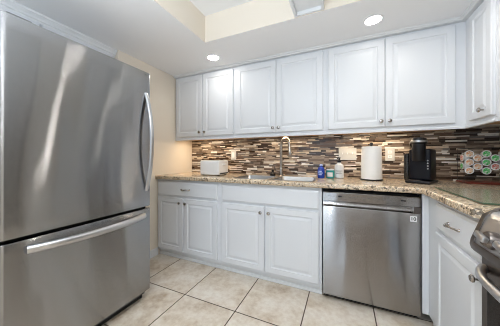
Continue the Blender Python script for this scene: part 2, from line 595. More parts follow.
G = 'white raised-panel wall cabinets'
up('white double-door wall cabinet in the corner by the beige wall, above the toaster', XL + 0.002, -1.1055, [(-1.93, -1.538), (-1.521, -1.122)], group=G)
up('white double-door wall cabinet directly above the sink faucet', -1.1045, -0.1545, [(-1.082, -0.628), (-0.624, -0.178)], group=G)
up('widest white double-door wall cabinet, above the paper towels and coffee maker', -0.1535, 0.817, [(-0.132, 0.308), (0.312, 0.755)], group=G)
upper_cabinet('narrow single-door white wall cabinet facing sideways on the right wall', (0.817, 2.057, 0), -PI / 2, 0.345,
              [(0.085, 0.333, ub, ut)], [0.333 - 0.075], d=0.325, group=G)

# crown strip under the soffit, mitred as two runs
b = newbm()
extrude_profile(b, [(YU - 0.03, 2.1195), (YU - 0.034, 2.126), (YU - 0.046, 2.132), (YU - 0.048, 2.1395), (YU + 0.06, 2.1395), (YU + 0.06, 2.1195)], XL + 0.001, 0.83)
struct('trim_1', b, M['trim'])
b = newbm()
prof = [(-0.03, 2.1195), (-0.034, 2.126), (-0.046, 2.132), (-0.048, 2.1395), (0.06, 2.1395), (0.06, 2.1195)]
a = [b.verts.new((0.817 + x, 2.03, z)) for x, z in prof]; c = [b.verts.new((0.817 + x, 1.69, z)) for x, z in prof]
for i in range(6):
    b.faces.new((a[i], a[(i + 1) % 6], c[(i + 1) % 6], c[i]))
b.faces.new(a[::-1]); b.faces.new(c)
struct('trim_2', b, M['trim'])

YF = 1.776
db0, db1, f0, f1 = 0.098, 0.676, 0.697, 0.846
G = 'white base cabinets under the granite worktop'
xa = XL + 0.002; w = -1.1205 - xa
base_cabinet('white base cabinet with one wide drawer over two doors, next to the refrigerator', (xa, YF, 0), 0, w,
             [(0.022, w - 0.022, f0, f1, 'drawer')], [(0.022, -1.582 - xa, db0, db1), (-1.562 - xa, w - 0.022, db0, db1)],
             [-1.582 - xa - 0.03, -1.562 - xa + 0.03], group=G)
xa = -1.1195; w = -0.162 - xa
base_cabinet('white sink base cabinet with a plain false front over two doors, beside the dishwasher', (xa, YF, 0), 0, w,
             [(0.03, w - 0.022, f0, f1, 'false')], [(0.03, -0.649 - xa, db0, db1), (-0.633 - xa, w - 0.022, db0, db1)],
             [-0.649 - xa - 0.03, -0.633 - xa + 0.03], group=G)
# right run
XF = 0.516
base_cabinet('white drawer-and-door base cabinet between the dishwasher corner and the oven range', (XF, 1.774, 0), -PI / 2, 0.651,
             [(0.18, 0.645, f0, f1, 'drawer')], [(0.18, 0.645, db0, db1)], [0.645 - 0.015], group=G, d=0.625)
t = tag(obj('filler_panel', box(newbm(), 0.479, 0.5155, 1.757, 1.7735, 0.07, 0.873, 0.002), M['cab']),
        'slim white filler strip in the corner right of the dishwasher', 'panel')

# cabinet over the refrigerator
upper_cabinet('white cabinet set back above the refrigerator, mostly hidden by it', (-2.012, AY0 + 0.01, 0), PI / 2, AY1 - AY0 - 0.02,
              [(0.02, 0.53, 1.83, 2.08), (0.545, 1.05, 1.83, 2.08)], [0.5, 0.575], d=0.6, z0=1.81, z1=2.118, rail=False)
b = newbm()
prof = [(0.005, 2.075), (0.012, 2.08), (0.012, 2.092), (0.020, 2.098), (0.024, 2.11), (0.036, 2.122), (0.042, 2.126), (0.042, 2.1395), (-0.06, 2.1395), (-0.06, 2.119), (0.0, 2.119), (0.0, 2.075)]
a = [b.verts.new((-2.012 + x + 0.001, AY0 + 0.003, z)) for x, z in prof]; c = [b.verts.new((-2.012 + x + 0.001, AY1 - 0.003, z)) for x, z in prof]
for i in range(len(prof)):
    b.faces.new((a[i], a[(i + 1) % len(prof)], c[(i + 1) % len(prof)], c[i]))
b.faces.new(a[::-1]); b.faces.new(c)
struct('trim_3', b, M['trim'])

# ------------------------------------------------------------------ worktop, sink
CT, CB = 0.914, 0.8745
CY, CX = 1.732, 0.468
YS0, YS1 = 1.81, 2.18
B1 = (-1.0, -0.655); B2 = (-0.60, -0.245)
xs = sorted([XL + 0.002, B1[0], B1[1], B2[0], B2[1], CX, XR - 0.002]); ys = sorted([1.126, CY, YS0, YS1, YB - 0.002])
b = newbm(); vv = {}
for i, x in enumerate(xs):
    for j, y in enumerate(ys):
        vv[i, j] = b.verts.new((x, y, CT))
for i in range(len(xs) - 1):
    for j in range(len(ys) - 1):
        cx = (xs[i] + xs[i + 1]) / 2; cy = (ys[j] + ys[j + 1]) / 2
        if cy < CY and cx < CX: continue
        if YS0 < cy < YS1 and (B1[0] < cx < B1[1] or B2[0] < cx < B2[1]): continue
        b.faces.new((vv[i, j], vv[i + 1, j], vv[i + 1, j + 1], vv[i, j + 1]))
bmesh.ops.delete(b, geom=[v for v in b.verts if not v.link_faces], context='VERTS')
r = bmesh.ops.extrude_face_region(b, geom=b.faces[:])
for v in r['geom']:
    if isinstance(v, bmesh.types.BMVert):
        v.co.z = CB
bmesh.ops.recalc_face_normals(b, faces=b.faces[:])
es = [e for e in b.edges if len(e.link_faces) == 2 and e.calc_face_angle() > 1 and
      (all(abs(v.co.y - CY) < 1e-4 and v.co.x < CX + 1e-4 for v in e.verts) or all(abs(v.co.x - CX) < 1e-4 and v.co.y < CY + 1e-4 for v in e.verts))]
bmesh.ops.bevel(b, geom=es, offset=0.010, segments=4, profile=0.5, affect='EDGES')
tag(obj('granite_worktop', b, M['granite'], smooth=True), 'L-shaped speckled beige granite worktop running over all the base cabinets', 'worktop')


def bowl(bm, x0, x1, y0, y1, zt, depth):
    rings = []
    def ring(i, z, r):
        pts = []
        for cx, cy, a0 in ((x1 - i - r, y1 - i - r, 0), (x0 + i + r, y1 - i - r, PI / 2), (x0 + i + r, y0 + i + r, PI), (x1 - i - r, y0 + i + r, 1.5 * PI)):
            for k in range(5):
                a = a0 + k / 4 * PI / 2
                pts.append(bm.verts.new((cx + r * math.cos(a), cy + r * math.sin(a), z)))
        return pts
    for i, z, r in ((-0.014, zt - 0.002, 0.03), (-0.012, zt, 0.03), (0.0, zt, 0.03), (0.004, zt - 0.01, 0.03), (0.012, zt - depth + 0.03, 0.035), (0.022, zt - depth + 0.008, 0.04), (0.045, zt - depth, 0.045)):
        rings.append(ring(i, z, r))
    for r0, r1 in zip(rings, rings[1:]):
        n = len(r0)
        for k in range(n):
            bm.faces.new((r0[k], r0[(k + 1) % n], r1[(k + 1) % n], r1[k]))
    bm.faces.new(rings[-1])
    return bm


t = thing('sink', 'stainless steel double-bowl sink set into the granite below the faucet', 'sink', (-0.62, 2.0, CT + 0.0032))
for k, (x0, x1) in enumerate((B1, B2)):
    bo = obj('bowl', bowl(newbm(), x0 + 0.62 + 0.001, x1 + 0.62 - 0.001, YS0 - 2.0 + 0.001, YS1 - 2.0 - 0.001, -0.0005, 0.19), M['sink'], t, smooth=True)
    b = newbm(); lathe(b, [(0.042, 0), (0.042, 0.003), (0.03, 0.003), (0.028, 0.001), (0.004, 0.001)], 20, Matrix.Translation(((x0 + x1) / 2 + 0.62, 0.03, -0.1902)))
    obj('drain', b, M['steel_smooth'], bo, smooth=True)

# faucet
FX, FY = -0.63, 2.245
t = thing('faucet', 'tall brushed nickel gooseneck pull-down faucet behind the sink', 'faucet', (FX, FY, CT))
b = newbm(); lathe(b, [(0.029, 0.0005), (0.029, 0.006), (0.022, 0.012), (0.020, 0.075), (0.017, 0.085), (0.012, 0.10)], 20)
obj('base', b, M['nickel'], t, smooth=True)
b = newbm(); dx, dy = 0.82, -0.57
pts = [(0, 0, 0.09), (0, 0, 0.2), (0, 0, 0.33)]
R_ = 0.066
for k in range(1, 13):
    a = PI - k / 12 * PI * 0.97
    c = R_ + R_ * math.cos(a); pts.append((dx * c, dy * c, 0.338 + R_ * 1.05 * math.sin(a)))
lx, ly, lz = pts[-1]
pts.append((lx + 0.003, ly - 0.002, lz - 0.03))
tube(b, pts, 0.0158, 12); obj('spout', b, M['nickel'], t, smooth=True)
b = newbm(); tube(b, [(lx + 0.003, ly - 0.002, lz - 0.03), (lx + 0.005, ly - 0.003, lz - 0.05), (lx + 0.012, ly - 0.008, lz - 0.10), (lx + 0.013, ly - 0.009, lz - 0.115)], [0.015, 0.018, 0.023, 0.021], 14)
obj('spray_head', b, M['nickel'], t, smooth=True)
b = newbm(); tube(b, [(-0.018, -0.004, 0.055), (-0.045, -0.012, 0.058)], 0.015, 14); tube(b, [(-0.045, -0.012, 0.058), (-0.06, -0.02, 0.075), (-0.075, -0.03, 0.105)], [0.011, 0.009, 0.007], 10)
obj('lever', b, M['dark_nickel'], t, smooth=True, label='dark side lever')
# black scrub brush lying behind the sink
t = thing('dish_brush', 'small black palm brush standing by the foot of the faucet', 'brush', (-0.72, 2.225, CT + 0.0005))
b = newbm(); lathe(b, [(0.026, 0.0), (0.03, 0.012), (0.028, 0.02)], 18); obj('bristles', b, M['rubber'], t, smooth=True)
b = newbm(); lathe(b, [(0.029, 0.0205), (0.031, 0.026), (0.02, 0.036), (0.012, 0.045), (0.016, 0.058), (0.011, 0.068), (0.003, 0.07)], 18)
obj('grip', b, M['black'], t, smooth=True)

# ------------------------------------------------------------------ refrigerator
FXF = -1.395; FY0, FY1 = 0.392, 1.196
FW = FY1 - FY0
fr = thing('refrigerator', 'large brushed stainless steel bottom-freezer refrigerator in the niche at left', 'refrigerator', (FXF, FY0, 0), PI / 2)
obj('body', box(newbm(), 0.004, FW - 0.004, 0.062, 0.80, 0.03, 1.765, 0.006), M['grey_body'], fr)
obj('base_grille', box(newbm(), 0.02, FW - 0.02, 0.075, 0.10, 0.0, 0.0295), M['rubber'], fr)
obj('gasket', box(newbm(), 0.012, FW - 0.012, 0.045, 0.0615, 0.085, 1.765), M['rubber'], fr)


def fridge_door(z0, z1):
    """slightly crowned door with rolled side edges"""
    N = 30; b = newbm(); prof = []
    er = 0.018
    prof.append((0.0, 0.044))
    for k in range(7):
        a = k / 6 * PI / 2
        prof.append((er - er * math.cos(a), er - er * math.sin(a)))
    for k in range(1, N):
        t_ = k / N
        prof.append((er + (FW - 2 * er) * t_, 0))
    for k in range(7):
        a = k / 6 * PI / 2
        prof.append((FW - er + er * math.sin(a), er - er * math.cos(a)))
    prof.append((FW, 0.044))
    NZ = 14
    rows = []
    er2 = 0.006
    for zi, (z, push) in enumerate([(z0, er2), (z0 + er2 * 0.3, er2 * 0.3), (z0 + er2, 0)] + [(z0 + (z1 - z0) * k / NZ, 0) for k in range(1, NZ)] + [(z1 - er2, 0), (z1 - er2 * .3, er2 * .3), (z1, er2)]):
        row = []
        for x, y in prof:
            u = x / FW
            crown = -0.002 * (1 - (2 * u - 1) ** 2)
            row.append(b.verts.new((x, y + (crown + push if y < 0.04 else 0), z)))
        rows.append(row)
    for r0, r1 in zip(rows, rows[1:]):
        for k in range(len(prof) - 1):
            b.faces.new((r0[k], r0[k + 1], r1[k + 1], r1[k]))
        b.faces.new((r0[-1], r0[0], r1[0], r1[-1]))
    b.faces.new(rows[0][::-1]); b.faces.new(rows[-1])
    return b


d1 = obj('door', fridge_door(0.738, 1.777), M['steel'], fr, smooth=True)
d2 = obj('freezer_drawer', fridge_door(0.085, 0.722), M['steel'], fr, smooth=True)
# vertical bow handle on the far side of the door
b = newbm(); pts = []; rr = []
for k in range(21):
    t_ = k / 20 * 2 - 1
    pts.append((FW - 0.045, -0.002 - 0.062 * (1 - abs(t_) ** 2.2), 1.235 + t_ * 0.375))
    rr.append(0.016 if abs(t_) < 0.9 else 0.0155)
tube(b, pts, rr, 14, 0.75); obj('handle', b, M['steel_smooth'], d1, smooth=True, label='bowed steel door handle')
b = newbm(); pts = []
for k in range(21):
    t_ = k / 20 * 2 - 1
    pts.append((FW / 2 + 0.015 + t_ * 0.325, -0.004 - 0.058 * (1 - abs(t_) ** 2.2), 0.672))
tube(b, pts, 0.021, 14, 0.8); obj('handle', b, M['steel_smooth'], d2, smooth=True, label='bowed steel freezer handle')
for dy in (0.0, 0.014):
    b = newbm(); lathe(b, [(0.0035, 0), (0.003, 0.002)], 10, Matrix.Translation((FW - 0.05 + dy, -0.0005, 1.755)) @ ROT_Y)
    obj('screw_cap', b, M['mark'], d1)
obj('hinge_cover', box(newbm(), 0.03, 0.12, 0.02, 0.16, 1.7775, 1.79, 0.004), M['grey_body'], fr)

# ------------------------------------------------------------------ dishwasher
DX0, DX1 = -0.156, 0.474
DW = DX1 - DX0
dw = thing('dishwasher', 'stainless steel dishwasher under the worktop between white cabinets', 'dishwasher', (DX0, 1.752, 0))
obj('body', box(newbm(), 0.003, DW - 0.003, 0.035, 0.58, 0.055, 0.856), M['rubber'], dw)
obj('toe_panel', box(newbm(), 0.006, DW - 0.006, 0.06, 0.075, 0.0, 0.0545), M['rubber'], dw)
b = newbm()
extrude_profile(b, [(0.034, 0.042), (0.004, 0.042), (0.0, 0.046), (0.0, 0.730), (0.002, 0.735), (0.008, 0.737), (0.018, 0.741), (0.027, 0.753), (0.030, 0.778), (0.034, 0.778)], 0.004, DW - 0.004)
door = obj('door', b, M['steel_dw'], dw, smooth=True)
b = newbm()
extrude_profile(b, [(0.034, 0.7785), (0.004, 0.7785), (-0.002, 0.782), (-0.002, 0.841), (0.003, 0.847), (0.034, 0.849)], 0.004, DW - 0.004)
cp = obj('control_panel', b, M['steel_dw'], dw, smooth=True)
obj('pocket_end', box(newbm(), DW - 0.042, DW - 0.004, 0.0005, 0.0335, 0.7375, 0.778), M['steel_dark'], dw)
# printed marks on the panel
for x, ww in [(0.04, 0.012), (0.058, 0.012), (0.076, 0.012)] + [(0.19 + k * 0.031, 0.014) for k in range(9)]:
    obj('key_legend', box(newbm(), x, x + ww, -0.0026, -0.0021, 0.815, 0.818), M['mark'], cp)
obj('display', box(newbm(), 0.115, 0.14, -0.0027, -0.0021, 0.812, 0.824), M['black'], cp)
obj('display', box(newbm(), 0.515, 0.545, -0.0027, -0.0021, 0.814, 0.822), M['black'], cp)
bd = obj('badge', box(newbm(), DW - 0.062, DW - 0.026, -0.0012, -0.0002, 0.68, 0.718), M['white_plastic'], door, label='small white square sticker reading 10')
text_mesh('badge_lettering', '10', 0.032, M['slot'], door, (DW - 0.045, -0.0014, 0.699), (PI / 2, 0, 0))

# ------------------------------------------------------------------ range
RY = 1.12
rg = thing('oven_range', 'stainless steel front-control oven range cut off by the photo edge', 'range', (0.50, RY, 0), -PI / 2)
RW = 0.755
obj('body', box(newbm(), 0.0, RW, 0.04, 0.635, 0.03, 0.90, 0.004), M['steel_dark'], rg)
for x in (0.03, RW - 0.07):
    for y in (0.07, 0.56):
        obj('foot', box(newbm(), x, x + 0.04, y, y + 0.04, 0.0, 0.0295), M['rubber'], rg)
PROF = [(0.09, 0.9005), (0.09, 0.918), (0.035, 0.918), (0.012, 0.908), (-0.004, 0.890), (-0.036, 0.800), (-0.040, 0.780), (-0.036, 0.762), (-0.020, 0.752), (0.039, 0.748), (0.039, 0.9005)]
cpn = obj('control_panel', extrude_profile(newbm(), PROF, 0.022, RW - 0.022), M['steel_smooth'], rg, smooth=True)


def grow(p, g):
    cx = sum(a for a, _ in p) / len(p); cz = sum(a for _, a in p) / len(p)
    out = []
    for y, z in p:
        dy, dz = y - cx, z - cz; L = math.hypot(dy, dz)
        gg = g if (y < 0.0 or z > 0.91) and y < 0.05 else 0
        out.append((y + dy / L * gg, z + dz / L * gg))
    return out


for x0, x1 in ((0.0, 0.0218), (RW - 0.0218, RW)):
    obj('end_cap', extrude_profile(newbm(), grow(PROF, 0.006), x0, x1), M['steel_dark'], rg, smooth=True)
b = newbm(); extrude_profile(b, [(-0.0415, 0.79), (-0.046, 0.782), (-0.043, 0.758), (-0.022, 0.745), (0.0, 0.7475), (-0.02, 0.7505), (-0.037, 0.761), (-0.041, 0.78)], 0.0222, RW - 0.0222)
obj('lip', b, M['steel_dark'], rg, smooth=True)
# knobs on the sloping face
nrm = Vector((0, -0.09, 0.032)).normalized()
for k, kx in enumerate((0.115, 0.22, 0.378, 0.535, 0.64)):
    base = Vector((kx, -0.0275, 0.826))
    q = Vector((0, 0, 1)).rotation_difference(nrm).to_matrix().to_4x4()
    mt = Matrix.Translation(base + nrm * 0.0005) @ q
    b = newbm(); lathe(b, [(0.031, 0), (0.031, 0.006), (0.029, 0.012), (0.027, 0.022), (0.024, 0.025)], 28, mt)
    kb = obj('knob', b, M['steel_dark'], cpn, smooth=True)
    b = newbm(); box(b, -0.011, 0.011, -0.029, 0.029, 0.0255, 0.044, 0.005)
    bmesh.ops.transform(b, matrix=mt @ Matrix.Rotation(math.radians(80), 4, 'Z'), verts=b.verts[:])
    obj('grip', b, M['steel_smooth'], kb, smooth=True)
od = obj('oven_door', box(newbm(), 0.003, RW - 0.003, -0.012, 0.0395, 0.175, 0.738, 0.006), M['steel_dark'], rg)
obj('oven_window', box(newbm(), 0.05, RW - 0.05, -0.0165, -0.0125, 0.25, 0.655, 0.003), M['black_glass'], od)
b = newbm(); pts = []
for k in range(25):
    t_ = k / 24 * 2 - 1
    pts.append((RW / 2 + t_ * (RW / 2 - 0.03), -0.016 - 0.05 * (1 - abs(t_) ** 6), 0.697 - 0.004 * (1 - t_ * t_)))
tube(b, pts, 0.0155, 14); obj('handle', b, M['steel_smooth'], od, smooth=True)
obj('storage_drawer', box(newbm(), 0.003, RW - 0.003, -0.008, 0.0395, 0.05, 0.17, 0.005), M['steel_dark'], rg)
obj('cooktop', box(newbm(), 0.004, RW - 0.004, 0.091, 0.63, 0.901, 0.915, 0.004), M['black_glass'], rg)
for k, (x, y) in enumerate(((0.19, 0.22), (0.56, 0.22), (0.19, 0.48), (0.56, 0.48))):
    b = newbm(); lathe(b, [(0.09, 0), (0.09, 0.0012), (0.084, 0.0012), (0.084, 0.0)], 32, Matrix.Translation((x, y, 0.9152)), cap=False)
    obj('burner_ring', b, M['mark_light'], rg)

# microwave added over the range, out of view, to darken the steel reflections
t = thing('microwave', 'black microwave added out of view above the oven range for the steel reflections', 'microwave', (0.76, RY - 0.003, 1.38), -PI / 2)
obj('body', box(newbm(), 0, 0.75, 0.03, 0.385, 0, 0.42, 0.005), M['black'], t)
md = obj('door', box(newbm(), 0.002, 0.56, 0, 0.0295, 0.002, 0.418, 0.005), M['black_glass'], t)
b = newbm(); tube(b, [(0.53, -0.001, 0.05), (0.53, -0.03, 0.07), (0.53, -0.035, 0.21), (0.53, -0.03, 0.35), (0.53, -0.001, 0.37)], 0.009, 10); obj('handle', b, M['steel_smooth'], md, smooth=True)
obj('control_panel', box(newbm(), 0.563, 0.748, 0.002, 0.0295, 0.002, 0.418, 0.004), M['black'], t)

# ------------------------------------------------------------------ ceiling lamps
def can(x, y, label, lens='lens'):
    t = thing('recessed_light', label, 'ceiling light', (x, y, ZS), 0, 'recessed ceiling lights')
    b = newbm(); lathe(b, [(0.066, -0.0005), (0.066, -0.004), (0.056, -0.006), (0.053, -0.002), (0.053, -0.0005)], 32, cap=False)
    obj('trim_ring', b, M['trim'], t, smooth=True)
    b = newbm(); lathe(b, [(0.0525, -0.0035), (0.03, -0.004), (0.001, -0.0045)], 32, cap=True)
    obj('lens', b, M[lens], t, smooth=True)


can(*CANS[0], 'glowing recessed ceiling light above the corner cabinet near the beige wall', 'lens_mid')
can(*CANS[1], 'glowing recessed ceiling light above the widest wall cabinet near the dishwasher')
for q in CANS[2:]:
    can(*q, 'added recessed ceiling light out of view, for the steel reflections', 'lens_bright' if q[1] > 1 else 'lens')

# fluorescent light box hung in the tray
t = thing('ceiling_light_box', 'long white light box running across the raised tray ceiling', 'ceiling light', (-0.228, 0, ZS), 0)
b = newbm(); box(b, -0.103, -0.085, -1.25, 1.542, 0.001, 0.23, 0.002); box(b, 0.085, 0.103, -1.25, 1.542, 0.001, 0.23, 0.002)
obj('side_rail', b, M['trim'], t)
obj('panel', box(newbm(), -0.0845, 0.0845, -1.25, 1.529, 0.030, 0.044), M['trim'], t)
obj('end_cap', box(newbm(), -0.0845, 0.0845, 1.5295, 1.5425, 0.004, 0.23), M['trim'], t)

# ------------------------------------------------------------------ wall plates
def plate(name, label, x, z, w, h, kinds, cat, group='ivory wall plates on the mosaic'):
    t = thing(name, label, cat, (x, YB - 0.0096, z), 0, group)
    obj('cover_plate', box(newbm(), -w / 2, w / 2, -0.006, 0.0, -h / 2, h / 2, 0.0025), M['ivory'], t)
    n = len(kinds)
    for k, kd in enumerate(kinds):
        px = (k - (n - 1) / 2) * 0.046
        if kd == 'toggle':
            obj('toggle', box(newbm(), px - 0.005, px + 0.005, -0.016, -0.0062, -0.004, 0.014, 0.002), M['white_plastic'], t)
        elif kd == 'rocker':
            obj('rocker', box(newbm(), px - 0.016, px + 0.016, -0.0095, -0.0062, -0.033, 0.033, 0.0015), M['white_plastic'], t)
        else:
            for s in (-1, 1):
                o = obj('socket', box(newbm(), px - 0.016, px + 0.016, -0.008, -0.0062, s * 0.022 - 0.015, s * 0.022 + 0.015, 0.004), M['white_plastic'], t)
                b = newbm()
                for q in (-1, 1):
                    box(b, px + q * 0.006 - 0.001, px + q * 0.006 + 0.001, -0.0084, -0.0081, s * 0.022 - 0.005, s * 0.022 + 0.005)
                obj('slot', b, M['slot'], o)


plate('light_switch', 'single ivory switch plate on the mosaic between toaster and faucet', -1.288, 1.148, 0.075, 0.122, ['rocker'], 'switch')
plate('light_switch', 'wide three-gang ivory switch plate on the mosaic above the soap bottle', 0.032, 1.152, 0.165, 0.122, ['toggle'] * 3, 'switch')
plate('power_outlet', 'ivory outlet plate on the mosaic between paper towels and coffee maker', 0.398, 1.146, 0.076, 0.122, ['socket'], 'outlet')

# ------------------------------------------------------------------ things on the worktop
Z = CT + 0.0006
# toaster
t = thing('toaster', 'boxy white toaster in the worktop corner near the beige wall', 'toaster', (-1.364, 2.043, Z), 0)
obj('body', box(newbm(), -0.1265, 0.1265, -0.103, 0.103, 0.008, 0.168, 0.014, 4), M['white_plastic'], t, smooth=True)
for sx in (-1, 1):
    for sy in (-1, 1):
        obj('foot', lathe(newbm(), [(0.012, 0), (0.012, 0.0085)], 12, Matrix.Translation((sx * 0.1, sy * 0.07, 0))), M['rubber'], t)
for s in (-1, 1):
    obj('bread_slot', box(newbm(), -0.1, 0.1, s * 0.04 - 0.014, s * 0.04 + 0.014, 0.1682, 0.1692), M['slot'], t)
b = newbm()
for (x0, x1) in ((-0.1, -0.055), (-0.045, 0.07)):
    box(b, x0, x1, -0.1055, -0.1032, 0.05, 0.13, 0.001)
obj('front_panel', b, M['white_plastic'], t)
obj('crumb_tray', box(newbm(), 0.1267, 0.134, -0.085, 0.085, 0.018, 0.032, 0.002), M['slot'], t, label='dark crumb tray handle')
obj('lever', box(newbm(), 0.1267, 0.15, -0.02, 0.02, 0.115, 0.128, 0.004), M['white_plastic'], t)

# blue bottle, teal jar, soap pump
M['blue'] = mat('blue_plastic', (0.012, 0.045, 0.34), 0.15)
M['blue_label'] = mat('pale_blue_label', (0.35, 0.45, 0.75), 0.4)
M['teal'] = mat('teal_glass', (0.03, 0.30, 0.30), 0.1)
M['frost'] = mat('frosted_bottle', (0.74, 0.76, 0.78), 0.2)
M['label_grey'] = mat('grey_label', (0.52, 0.53, 0.55), 0.5)
t = thing('dish_soap_bottle', 'squat dark blue bottle with pale label, right of the sink', 'bottle', (-0.205, 2.16, Z))
b = newbm(); lathe(b, [(0.028, 0), (0.033, 0.006), (0.034, 0.05), (0.033, 0.085), (0.024, 0.105), (0.014, 0.112), (0.013, 0.118)], 24)
obj('body', b, M['blue'], t, smooth=True)
b = newbm(); lathe(b, [(0.016, 0.1185), (0.016, 0.130), (0.011, 0.135), (0.003, 0.136)], 18); obj('cap', b, M['blue_label'], t, smooth=True)
b = newbm()
for zc, hw in ((0.068, 0.5), (0.052, 0.7), (0.036, 0.45)):
    va = []
    for k in range(9):
        a = -1.75 + (k / 8 - 0.5) * 2 * hw
        va.append((b.verts.new((0.0347 * math.cos(a), 0.0347 * math.sin(a), zc - 0.005)), b.verts.new((0.0347 * math.cos(a), 0.0347 * math.sin(a), zc + 0.005))))
    for p, q in zip(va, va[1:]):
        b.faces.new((p[0], q[0], q[1], p[1]))
obj('printed_label', b, M['blue_label'], t)
t = thing('candle_jar', 'small teal jar with white label, between blue bottle and soap pump', 'jar', (-0.122, 2.19, Z))
b = newbm(); lathe(b, [(0.034, 0), (0.038, 0.004), (0.039, 0.07), (0.036, 0.078), (0.033, 0.078), (0.033, 0.06), (0.004, 0.06)], 26); obj('body', b, M['teal'], t, smooth=True)
b = newbm(); lathe(b, [(0.037, 0.0785), (0.037, 0.088), (0.034, 0.091), (0.004, 0.091)], 26); obj('lid', b, M['frost'], t, smooth=True)
b = newbm(); va = []
for k in range(9):
    a = -1.6 + (k / 8 - 0.5) * 1.3
    va.append((b.verts.new((0.0398 * math.cos(a), 0.0398 * math.sin(a), 0.018)), b.verts.new((0.0398 * math.cos(a), 0.0398 * math.sin(a), 0.058))))
for p, q in zip(va, va[1:]):
    b.faces.new((p[0], q[0], q[1], p[1]))
obj('paper_label', b, M['frost'], t)
t = thing('soap_dispenser', 'white hand soap bottle with black pump under the switch plate', 'soap bottle', (-0.043, 2.235, Z))
b = newbm(); lathe(b, [(0.038, 0), (0.043, 0.006), (0.043, 0.11), (0.038, 0.13), (0.022, 0.142), (0.017, 0.145), (0.017, 0.152)], 26); obj('body', b, M['frost'], t, smooth=True)
b = newbm(); va = []
for k in range(11):
    a = -1.6 + (k / 10 - 0.5) * 1.9
    va.append((b.verts.new((0.0437 * math.cos(a), 0.0437 * math.sin(a), 0.030)), b.verts.new((0.0437 * math.cos(a), 0.0437 * math.sin(a), 0.098))))
for p, q in zip(va, va[1:]):
    b.faces.new((p[0], q[0], q[1], p[1]))
lb = obj('paper_label', b, M['frost'], t)
b = newbm()
for zz, hw in ((0.072, 0.75), (0.062, 0.5), (0.045, 0.6)):
    va = []
    for k in range(9):
        a = -1.6 + (k / 8 - 0.5) * 2 * hw
        va.append((b.verts.new((0.0441 * math.cos(a), 0.0441 * math.sin(a), zz - 0.0025)), b.verts.new((0.0441 * math.cos(a), 0.0441 * math.sin(a), zz + 0.0025))))
    for p, q in zip(va, va[1:]):
        b.faces.new((p[0], q[0], q[1], p[1]))
obj('printed_lines', b, M['mark'], lb)
b = newbm(); lathe(b, [(0.019, 0.1525), (0.019, 0.168), (0.007, 0.172), (0.006, 0.190), (0.013, 0.192), (0.013, 0.202), (0.004, 0.203)], 18)
tube(b, [(0, 0, 0.197), (-0.012, -0.025, 0.197), (-0.016, -0.036, 0.190)], 0.005, 8)
obj('pump', b, M['black'], t, smooth=True)

# paper towel
t = thing('paper_towel_roll', 'white paper towel roll upright on its holder, between two wall plates', 'paper towels', (0.224, 2.165, Z + 0.0125))
b = newbm(); lathe(b, [(0.019, 0.0), (0.083, 0.0), (0.0845, 0.003), (0.082, 0.15), (0.078, 0.284), (0.076, 0.286), (0.019, 0.286), (0.019, 0.0)], 40, cap=False)
obj('roll', b, M['paper'], t, smooth=True)
b = newbm(); va = []
for k in range(11):
    a = -2.25 + k / 10 * 1.0
    r = 0.0855 + 0.004 * (k / 10)
    va.append((b.verts.new((r * math.cos(a), r * math.sin(a), 0.0005 - 0.002 * k / 10)), b.verts.new((r * math.cos(a) * 0.93, r * math.sin(a) * 0.93, 0.283))))
for p, q in zip(va, va[1:]):
    b.faces.new((p[0], q[0], q[1], p[1]))
obj('loose_sheet', b, M['paper'], t, smooth=True)
t = thing('paper_towel_holder', 'black upright holder with round base carrying the paper towel roll', 'holder', (0.224, 2.165, Z))
b = newbm(); lathe(b, [(0.09, 0), (0.092, 0.004), (0.089, 0.010), (0.03, 0.0115), (0.004, 0.012)], 36); obj('base', b, M['black'], t, smooth=True)
b = newbm(); lathe(b, [(0.008, 0.0122), (0.008, 0.305), (0.014, 0.309), (0.014, 0.328), (0.010, 0.334), (0.003, 0.336)], 16); obj('pole', b, M['black'], t, smooth=True)

# coffee maker
t = thing('coffee_maker', 'black single-serve coffee maker with silver ring, near the worktop corner', 'coffee maker', (0.562, 2.10, Z), math.radians(-28))
b = newbm(); box(b, -0.075, 0.085, -0.115, 0.13, 0.0, 0.022, 0.008, 3); obj('base', b, M['black'], t, smooth=True)
b = newbm(); box(b, -0.066, 0.074, -0.055, 0.125, 0.0225, 0.268, 0.016, 4); bd = obj('body', b, M['navy'], t, smooth=True)
b = newbm(); lathe(b, [(0.040, 0.175), (0.043, 0.18), (0.043, 0.305), (0.05, 0.310), (0.05, 0.335), (0.046, 0.349), (0.03, 0.358), (0.004, 0.360)], 32, Matrix.Translation((0.006, -0.075, 0)))
hd = obj('brew_head', b, M['black'], t, smooth=True)
b = newbm()
lathe(b, [(0.0505, 0.318), (0.054, 0.320), (0.054, 0.332), (0.0505, 0.334)], 32, Matrix.Translation((0.006, -0.075, 0)), cap=False)
obj('ring', b, M['steel_smooth'], hd, smooth=True, label='silver ring')
b = newbm(); tube(b, [(-0.046, -0.07, 0.325), (-0.062, -0.03, 0.315), (-0.066, 0.03, 0.28)], [0.008, 0.007, 0.006], 10); obj('lift_handle', b, M['nickel'], hd, smooth=True)
M['tank'] = mat('smoky_tank', (0.06, 0.055, 0.05), 0.08, **{'Transmission Weight': 0.75})
b = newbm(); box(b, -0.108, -0.0685, -0.03, 0.12, 0.012, 0.235, 0.014, 4); obj('water_tank', b, M['tank'], t, smooth=True)
for k in range(4):
    b = newbm(); lathe(b, [(0.0055, 0), (0.0045, 0.0015)], 14, Matrix.Translation((0.056, -0.0552, 0.115 + k * 0.021)) @ ROT_Y)
    obj('button', b, M['mark_light'], bd)
obj('drip_tray', box(newbm(), -0.055, 0.02, -0.112, -0.058, 0.0222, 0.027, 0.002), M['steel_dark'], t)

